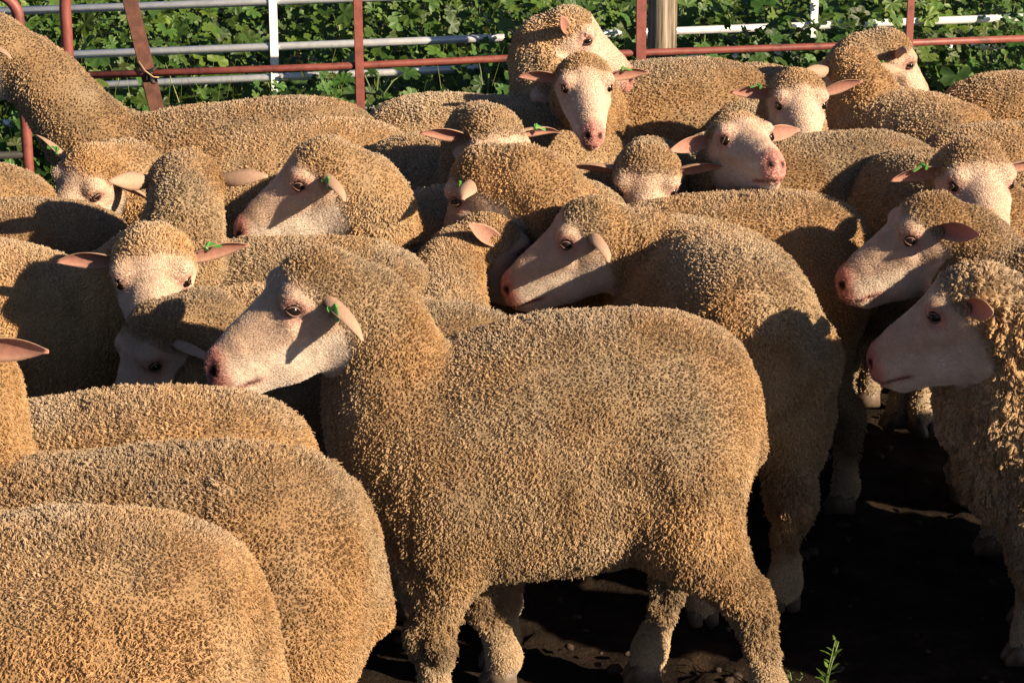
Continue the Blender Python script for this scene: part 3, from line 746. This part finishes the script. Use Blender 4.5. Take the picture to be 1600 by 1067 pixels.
# ------------------------------------------------------------------ weeds
def leaf_mat():
    m, nt, p = new_mat('mallow_leaf'); a = nt.nodes.new('ShaderNodeAttribute'); a.attribute_name = 'tone'
    oi = nt.nodes.new('ShaderNodeObjectInfo'); n = noise(nt, 40, 3)
    hs = nt.nodes.new('ShaderNodeHueSaturation'); nt.links.new(a.outputs['Color'], hs.inputs['Color'])
    mr = nt.nodes.new('ShaderNodeMapRange'); mr.inputs[3].default_value = .65; mr.inputs[4].default_value = 1.35
    nt.links.new(oi.outputs['Random'], mr.inputs[0]); nt.links.new(mr.outputs[0], hs.inputs['Value'])
    nt.links.new(hs.outputs[0], p.inputs['Base Color']); p.inputs['Roughness'].default_value = .48; p.inputs['Specular IOR Level'].default_value = .35
    t = nt.nodes.new('ShaderNodeBsdfTranslucent'); mx = nt.nodes.new('ShaderNodeMixShader'); mx.inputs[0].default_value = .28
    hs2 = nt.nodes.new('ShaderNodeHueSaturation'); hs2.inputs['Value'].default_value = 1.5; hs2.inputs['Hue'].default_value = .48
    nt.links.new(hs.outputs[0], hs2.inputs['Color']); nt.links.new(hs2.outputs[0], t.inputs[0])
    nt.links.new(p.outputs[0], mx.inputs[1]); nt.links.new(t.outputs[0], mx.inputs[2]); nt.links.new(mx.outputs[0], nt.nodes['Material Output'].inputs[0])
    bump(nt, p, n.outputs[0], .3, .004); return m
M['leaf'] = leaf_mat()
def leaf_geo(rng, lobes=7):
    """palmate leaf, radius 1, stalk joint at the origin, pleated along its veins"""
    V = [(0, 0, 0)]; C = [(.045, .105, .022)]; n = lobes * 4 + 1
    for ring in (.55, 1.0):
        for i in range(n):
            u = i / (n - 1); th = -2.45 + 4.9 * u; ph = (u * lobes) % 1.0
            lob = .74 + .26 * math.sin(math.pi * ph) ** .7 + (.05 if i % 2 else 0) - (.10 if i in (0, n - 1) else 0)
            r = ring * (lob if ring == 1.0 else .92) * rng.uniform(.95, 1.05)
            pl = .07 * math.cos(2 * math.pi * u * lobes) * ring; cup = .16 * ring * ring - .32 * max(0, ring - .5) * rng.uniform(.3, 1)
            V.append((r * math.cos(th), r * math.sin(th), pl + cup)); C.append((.040, .095, .02) if ring < 1 else (.055, .12, .025))
    F = [[0, 1 + i, 2 + i] for i in range(n - 1)]
    for i in range(n - 1):
        F += [[1 + i, 1 + n + i, 2 + n + i], [1 + i, 2 + n + i, 2 + i]]
    return np.array(V, np.float32), np.array(F), np.array(C)
_r = random.Random(4); LEAFG = [leaf_geo(_r, k) for k in (7, 5, 7, 5)]
LEAFM = []
for V_, F_, C_ in LEAFG:
    me = mesh_np('leaf', V_, F_); set_tone(me, C_); me.materials.append(M['leaf']); LEAFM.append(me)
def rot_to(nrm, spin):
    q = Vector((0, 0, 1)).rotation_difference(nrm); return q.to_matrix() @ Matrix.Rotation(spin, 3, 'Z')
M['stem'] = simple_mat('weed_stem', [(.3, (.06, .10, .025)), (.7, (.13, .17, .05))], 30, .6, bmp=.1)
rw = random.Random(11)
PLANTS = []
for px in range(20, 1600, 62):
    PLANTS.append((px + rw.uniform(-22, 22), rw.uniform(.14, .55), 0))
    if rw.random() < .35: PLANTS.append((px + rw.uniform(-30, 30), rw.uniform(.75, 1.1), 1))
PL = ['from the left edge', 'right of the leaning bar', 'right of the first red upright', 'right of the wooden post', 'right of the last red upright']
NTH = ['first', 'second', 'third', 'fourth', 'fifth', 'sixth', 'seventh', 'eighth', 'ninth', 'tenth', 'eleventh', 'twelfth']; CNT = {}; PLANTS.sort()
for i, (px, off, far) in enumerate(PLANTS):
    b = on_gate(px, 100, off); h0 = rw.uniform(.32, .62) if not far else rw.uniform(.5, .75)
    if 100 < px < 520: h0 *= .80
    root = empty('mallow_plant', (b.x, b.y, -.01)); k = 0 if px < 200 else 1 if px < 560 else 2 if px < 1000 else 3 if px < 1420 else 4
    CNT[k, far] = CNT.get((k, far), 0) + 1; nth = NTH[min(11, CNT[k, far] - 1)]
    tag(root, ('%s tall mallow plant %s, among the galvanised rails' if far else '%s low mallow plant %s, close behind the red gate') % (nth, PL[k]), 'plant', 'mallow plants behind the gate')
    nl = rw.randint(7, 10); sb = MB()
    sb.tube([(0, 0, 0), (rw.uniform(-.03, .03), rw.uniform(-.03, .03), h0 * .5), (rw.uniform(-.05, .05), rw.uniform(-.05, .05), h0 * .95)], [.007, .0055, .003], 6)
    for j in range(nl):
        t = (j + .7) / nl; az = j * 2.4 + rw.uniform(-.4, .4); rad = rw.uniform(.08, .22) * (1.1 - .45 * t)
        z = h0 * (.25 + .78 * t); tip = Vector((math.cos(az) * rad, math.sin(az) * rad, z))
        sb.tube([(0, 0, z * .8), tip * .6 + Vector((0, 0, z * .36)), tip], [.003, .0025, .002], 5)
        nrm = Vector((math.cos(az) * .5 + rw.uniform(-.3, .5), math.sin(az) * .5 - .55, rw.uniform(.5, 1))).normalized()
        lf = link('leaf', LEAFM[rw.randrange(4)], root); s_ = rw.uniform(.040, .074)
        lf.matrix_local = Matrix.Translation(tip) @ rot_to(nrm, az).to_4x4() @ Matrix.Scale(s_, 4)
    sb.build('stem', M['stem'], root)

def mass_of_weeds():
    rng = np.random.default_rng(21); Vs, Fs, Cs = [], [], []; off = 0
    for k in range(15000):
        y = 7.25 + 7.0 * rng.random() ** 1.35; x = rng.uniform(-.28, .28) * y + rng.uniform(-.3, .3)
        if y < fy_at(x) + .12: continue
        hmax = .16 + .50 * min(1, max(0, (y - 7.7) / .7)) + .14 * math.sin(x * 3.1 + y * 2) * math.cos(y * 1.7 - x)
        if y < 7.95 and -1.5 < x < -.2: hmax *= .72
        if y < 8.3 and x > .1: hmax = max(hmax, .42 + .16 * math.sin(x * 9))
        z = hmax * (1 - .85 * rng.random() ** 1.6)
        V, F, C = LEAFG[rng.integers(4)]
        small = rng.random() < .35; s_ = rng.uniform(.016, .035) if small else rng.uniform(.026, .052)
        nrm = Vector((rng.normal(.25, .5), rng.normal(-.45, .5), rng.uniform(.35, 1))).normalized()
        m_ = np.array(rot_to(nrm, rng.uniform(0, 6.28)), np.float32)
        Vs.append(V @ m_.T * s_ + np.array([x, y, max(z, .01)], np.float32)); Fs.append(F + off); off += len(V)
        tn = rng.uniform(.4, 1.3); yl = rng.random() ** 3
        Cs.append(C * tn * np.array([1.15 + 1.2 * yl, 1.1 + .5 * yl, .95]) )
    for k in range(4200):                                   # the strip between the gate and the galvanised rails
        x = rng.uniform(-1.9, 2.1); y = fy_at(x) + .10 + .62 * rng.random()
        hmax = (.36 if x < -.25 else .54) + .13 * math.sin(x * 7.3 + 1.2 * math.sin(y * 9)) + (.10 if rng.random() < .2 else 0)
        z = hmax * (1 - .9 * rng.random() ** 1.3); V, F, C = LEAFG[rng.integers(4)]
        s_ = rng.uniform(.014, .030) if rng.random() < .5 else rng.uniform(.026, .046)
        nrm = Vector((rng.normal(.3, .5), rng.normal(-.45, .5), rng.uniform(.35, 1))).normalized()
        m_ = np.array(rot_to(nrm, rng.uniform(0, 6.28)), np.float32)
        Vs.append(V @ m_.T * s_ + np.array([x, y, max(z, .01)], np.float32)); Fs.append(F + off); off += len(V)
        Cs.append(C * rng.uniform(.4, 1.4) * np.array([1 + .9 * rng.random() ** 3, 1.1, 1]))
    me = mesh_np('weeds', np.concatenate(Vs), np.concatenate(Fs)); set_tone(me, np.concatenate(Cs)); 
    tag(link('weeds', me, None, M['leaf']), 'dense mass of green broad-leaved weeds filling the ground beyond the fence', 'weeds', kind='stuff')
    # tall thin grass stalks
    Vs, Fs, Cs = [], [], []; off = 0
    for k in range(2600):
        y = 7.2 + 5.5 * rng.random() ** 1.5; x = rng.uniform(-.27, .27) * y
        if y < fy_at(x) + .06: continue
        hgt = rng.uniform(.15, .5) if rng.random() < .8 else rng.uniform(.5, .85); w = rng.uniform(.0018, .0045)
        az = rng.uniform(0, 6.28); bend = rng.uniform(.05, .45) * hgt; d = np.array([math.cos(az), math.sin(az), 0])
        z0 = 0.0; side = np.array([-d[1], d[0], 0]); vs = []
        for i in range(5):
            t = i / 4; c = np.array([x, y, z0]) + d * bend * t * t + np.array([0, 0, hgt * t * (1 - .15 * t)]); ww = w * (1 - .85 * t)
            vs += [c - side * ww, c + side * ww]
        Vs.append(np.array(vs, np.float32)); Fs.append(np.array([[2 * i, 2 * i + 1, 2 * i + 3, 2 * i + 2] for i in range(4)]) + off); off += 10
        c = np.array([.10, .17, .03]) if rng.random() < .65 else np.array([.26, .27, .08]); Cs.append(np.tile(c * rng.uniform(.6, 1.3), (10, 1)))
    me = mesh_np('tall_grass', np.concatenate(Vs), np.concatenate(Fs)); set_tone(me, np.concatenate(Cs))
    tag(link('tall_grass', me, None, M['leaf']), 'thin yellow-green grass stalks standing among the weeds', 'grass', kind='stuff')
mass_of_weeds()

def small_weed(px, py, h, label, seed):
    r_ = random.Random(seed); b = at_z(px, py, 0); root = empty('weed', b); tag(root, label, 'weed', 'small weeds on the pen floor')
    for s_ in range(3 if h > .06 else 2):
        az = r_.uniform(0, 6.28); lean = r_.uniform(.1, .35); tip = Vector((math.cos(az) * h * lean, math.sin(az) * h * lean, h * r_.uniform(.6, 1)))
        mb = MB(); mb.tube([(0, 0, -.01), tip * .5 + Vector((0, 0, h * .05)), tip], [.0022, .0018, .001], 6); mb.build('stem', M['stem'], root)
        for j in range(7):
            t = .2 + .8 * j / 6; c = tip * t; a2 = j * 2.4 + s_
            n_ = Vector((math.cos(a2) * .6, math.sin(a2) * .6, .7)).normalized()
            V = np.array([(0, 0, 0), (.3, .13, .03), (.3, -.13, .03), (.7, .1, .04), (.7, -.1, .04), (1, 0, -.02)], np.float32)
            me = WLEAF; lf = link('leaf', me, root)
            d = Vector((math.cos(a2), math.sin(a2), .55)).normalized(); sd = d.cross(Vector((0, 0, 1))).normalized(); up = sd.cross(d)
            sc = h * r_.uniform(.18, .34) * (1.1 - .4 * t)
            lf.matrix_local = Matrix.Translation(c) @ Matrix((d, -sd, up)).transposed().to_4x4() @ Matrix.Scale(sc, 4)
WLEAF = mesh_np('leaf', [(0, 0, 0), (.3, .16, .04), (.3, -.16, .04), (.7, .12, .05), (.7, -.12, .05), (1, 0, -.02)], [[0, 2, 1], [1, 2, 4], [1, 4, 3], [3, 4, 5]])
set_tone(WLEAF, np.tile(np.array([.11, .20, .035]), (6, 1))); WLEAF.materials.append(M['leaf'])
small_weed(1285, 1088, .115, 'bright green leafy weed on the dark ground right of the big sheep', 1)
small_weed(1238, 1080, .055, 'low green weed at the hind foot of the big sheep', 2)

# ------------------------------------------------------------------ the flock (pixels only aim the rays; distance follows from the height of each back)
FL = [
 dict(label='large tan sheep standing side on in the centre foreground, its whole body in view', anchor='hip', px=1015, py=487, heading=184, head=(544, 455, .78, 198, 16, 0),
      ears={1: (6, 34, 44), -1: (0, 2, 20)}, tagged=1, legs=[.02, -.12, -.12, .08], back=False, staple=.44, crease=1.2, dip=1.0),
 dict(label='front-most sheep at bottom left, only its deeply creased rounded rump in view', crease=1.2, staple=.42, anchor='hip', px=185, py=803, heading=182, head=(-330, 820, .6, 185, 25, 0), back=False, grey=-.1),
 dict(label='sheep behind the front-most rump, its ear tip and neck at the left edge', staple=.44, anchor='hip', px=375, py=700, heading=181, head=(-80, 545, .86, 252, 8, 0), ears={1: (5, 2, 10), -1: (0, 5, 10)}, back=False),
 dict(label='golden sheep back rising just below the muzzle of the big sheep', staple=.44, anchor='hip', px=305, py=609, heading=184, head=(-190, 700, .55, 190, 40, 0), grey=-.3, back=False),
 dict(label='sheep at left with broad face turned to us, bright tag on one outstretched ear', anchor='withers', px=40, py=385, heading=352, head=(240, 398, .72, 278, 26, 0),
      ears={1: (0, -8, 10), -1: (0, 4, 0)}, tagged=1, grey=.1, back=False),
 dict(label='sheep with lowered shaded face and hidden body beside the muzzle of the big sheep', anchor='hip', px=690, py=474, heading=182, s=.93, head=(285, 505, .62, 214, 44, 0), ears={1: (0, 30, 30), -1: (10, 0, 20)}, back=False),
 dict(label='sheep seen from behind its head, both ears out, dark back running right', anchor='hip', px=548, py=374, heading=168, s=.95, head=(290, 300, .80, 98, 14, 0), ears={1: (35, 2, 10), -1: (20, 2, 30)}, grey=.25),
 dict(label='sheep with wrinkled neck reaching right, face hidden behind a neighbour\'s nose', anchor='mid', px=520, py=452, heading=2, s=.90, head=(735, 380, .63, 22, 22, 0), ears={-1: (68, -12, 20), 1: (20, 0, 20)}),
 dict(label='sheep behind the big one, nose over its back, round rump seen from behind', anchor='hip', px=1152, py=378, heading=101, s=1.0, head=(962, 362, .68, 182, 18, 0), ears={1: (2, 22, 42), -1: (15, -5, 0)}, back=False, grey=-.1),
 dict(label='sheep with long golden flank whose tagged head looks away in front of the others', anchor='hip', px=1235, py=298, heading=180, s=.97, head=(788, 266, .78, 158, 48, 0), ears={1: (0, 18, 30), -1: (0, 0, 20)}, tagged=1, grey=-.25),
 dict(label='sheep with curly back and lowered head, pale ear showing left of the raised face', anchor='hip', px=1365, py=204, heading=190, head=(1012, 256, .72, 266, 36, 0), ears={1: (0, 0, 10), -1: (0, 4, 20)}, grey=.05),
 dict(label='sheep lifting its chin towards us, pink nostrils and white muzzle raised', anchor='hip', px=1128, py=205, heading=272, s=.95, head=(1140, 232, .75, 290, -12, 0), ears={1: (0, -2, 10), -1: (0, 12, 10)}, grey=.2),
 dict(label='sheep with tagged right-hand ear, face hidden behind the head in front of it', anchor='hip', px=655, py=210, heading=300, head=(757, 200, .80, 292, 38, 0), ears={1: (0, 12, 10), -1: (0, -6, 0)}, tagged=1, grey=.25),
 dict(label='sheep facing us with half its long face in shadow, ears straight out', anchor='withers', px=990, py=160, heading=218, s=.94, head=(908, 122, .79, 277, 17, 0), ears={1: (0, 0, 15), -1: (0, 2, 15)}, tagged=1),
 dict(label='sheep facing us below the gate rail, tag on its left-hand ear, white blaze', anchor='hip', px=1140, py=132, heading=288, s=.95, head=(1240, 145, .75, 274, 20, 0), ears={1: (0, -12, 10), -1: (0, 2, 0)}, tagged=-1, grey=.15),
 dict(label='sheep at the very back looking right over the others, pink muzzle in profile', anchor='hip', px=668, py=146, heading=2, head=(864, 50, .87, 352, 20, 0), ears={-1: (10, -25, -5), 1: (10, 0, 10)}),
 dict(label='tall sheep at top left with raised woolly neck and long straight back', anchor='hip', px=480, py=150, dip=0.0, heading=190, s=1.05, head=(20, 75, .90, 182, 10, 0), ears={1: (35, 20, 40), -1: (10, 0, 10)}, grey=.1),
 dict(label='sheep with bowed tagged head at far left, neck folds and lit back behind', anchor='hip', px=540, py=184, heading=184, head=(166, 262, .62, 232, 30, -14), ears={1: (0, 22, 20), -1: (0, -18, 30)}, tagged=-1),
 dict(label='sheep in profile facing left with a tag and the ear shadow on its cheek', anchor='withers', px=625, py=308, heading=194, head=(545, 270, .78, 188, 18, 0), ears={1: (6, 24, 40), -1: (0, 0, 20)}, tagged=1, grey=-.2),
 dict(label='smooth lit rump at the left edge above the sheep with the broad face', anchor='hip', px=72, py=310, heading=182, head=(-420, 330, .65, 185, 20, 0), grey=-.15),
 dict(label='small patch of golden rump at the left edge under the tall neck', anchor='hip', px=-40, py=252, heading=180, head=(-480, 260, .7, 180, 20, 0), grey=-.2),
 dict(label='sheep facing us at the right edge, tagged ear drooping, pink nose down', anchor='hip', px=1440, py=232, heading=292, head=(1508, 262, .76, 278, 20, 0), ears={1: (0, 4, 20), -1: (0, 18, 10)}, tagged=-1, grey=.1),
 dict(label='upper of the two profile sheep at right, pink lips lit and ear open', anchor='withers', px=1640, py=375, heading=181, head=(1490, 358, .68, 184, 16, 0), ears={1: (25, 0, -10), -1: (0, 0, 20)}),
 dict(label='nearest sheep at right, shaded face in profile and coarse ropey fleece on its chest', crease=1.6, wl=1.6, staple=1.1, lay=.3, anchor='withers', px=1650, py=452, heading=186, head=(1565, 478, .70, 158, 20, 0), ears={1: (30, 0, -5), -1: (20, 5, 20)}, back=False, grey=.2, legs=[.02, -.05, 0, .04]),
 dict(label='sheep at the gate looking right, white face in front of the right upright', anchor='withers', px=1300, py=140, heading=302, s=.95, head=(1362, 78, .77, 10, 34, 0), ears={-1: (5, -8, -5), 1: (5, 0, 20)}),
 dict(label='curly-necked sheep turned away below the gate, tag on its right-hand ear', anchor='hip', px=1465, py=150, heading=125, head=(1345, 120, .74, 118, 14, 0), ears={1: (0, 0, 10), -1: (0, 12, 20)}, tagged=-1),
 dict(label='back of a sheep at the top right corner against the weeds', anchor='hip', px=1572, py=112, heading=4, head=(1850, 120, .75, 0, 20, 0)),
 dict(label='back of a sheep crossed by a shadow above the face at the right edge', anchor='hip', px=1545, py=192, heading=2, head=(1840, 200, .75, 0, 20, 0), grey=.1),
 dict(label='golden back of a sheep right of the pink muzzle by the wooden post', anchor='hip', px=1108, py=90, heading=182, s=1.06, head=(900, 140, .72, 184, 30, 0), grey=-.2),
 dict(label='sheep standing just past the right edge of the picture, in front of the others', anchor='mid', px=2330, py=470, heading=178, head=(1920, 470, .72, 182, 20, 0)),  # out of view, added to cast shade on the ground at right
 dict(label='second sheep past the right edge of the picture, nearer to us', anchor='mid', px=2960, py=640, heading=181, head=(2560, 640, .72, 182, 20, 0)),  # out of view, added to darken the sunlit strip of ground
 dict(label='third sheep past the right edge of the picture, farther back', anchor='mid', px=2580, py=382, heading=178, head=(2240, 380, .72, 182, 20, 0)),  # out of view, added to shade the soil behind the nearest right sheep
]
for d in FL: sheep(**d)
print('strands', STRANDS, 'time', time.time() - T0)
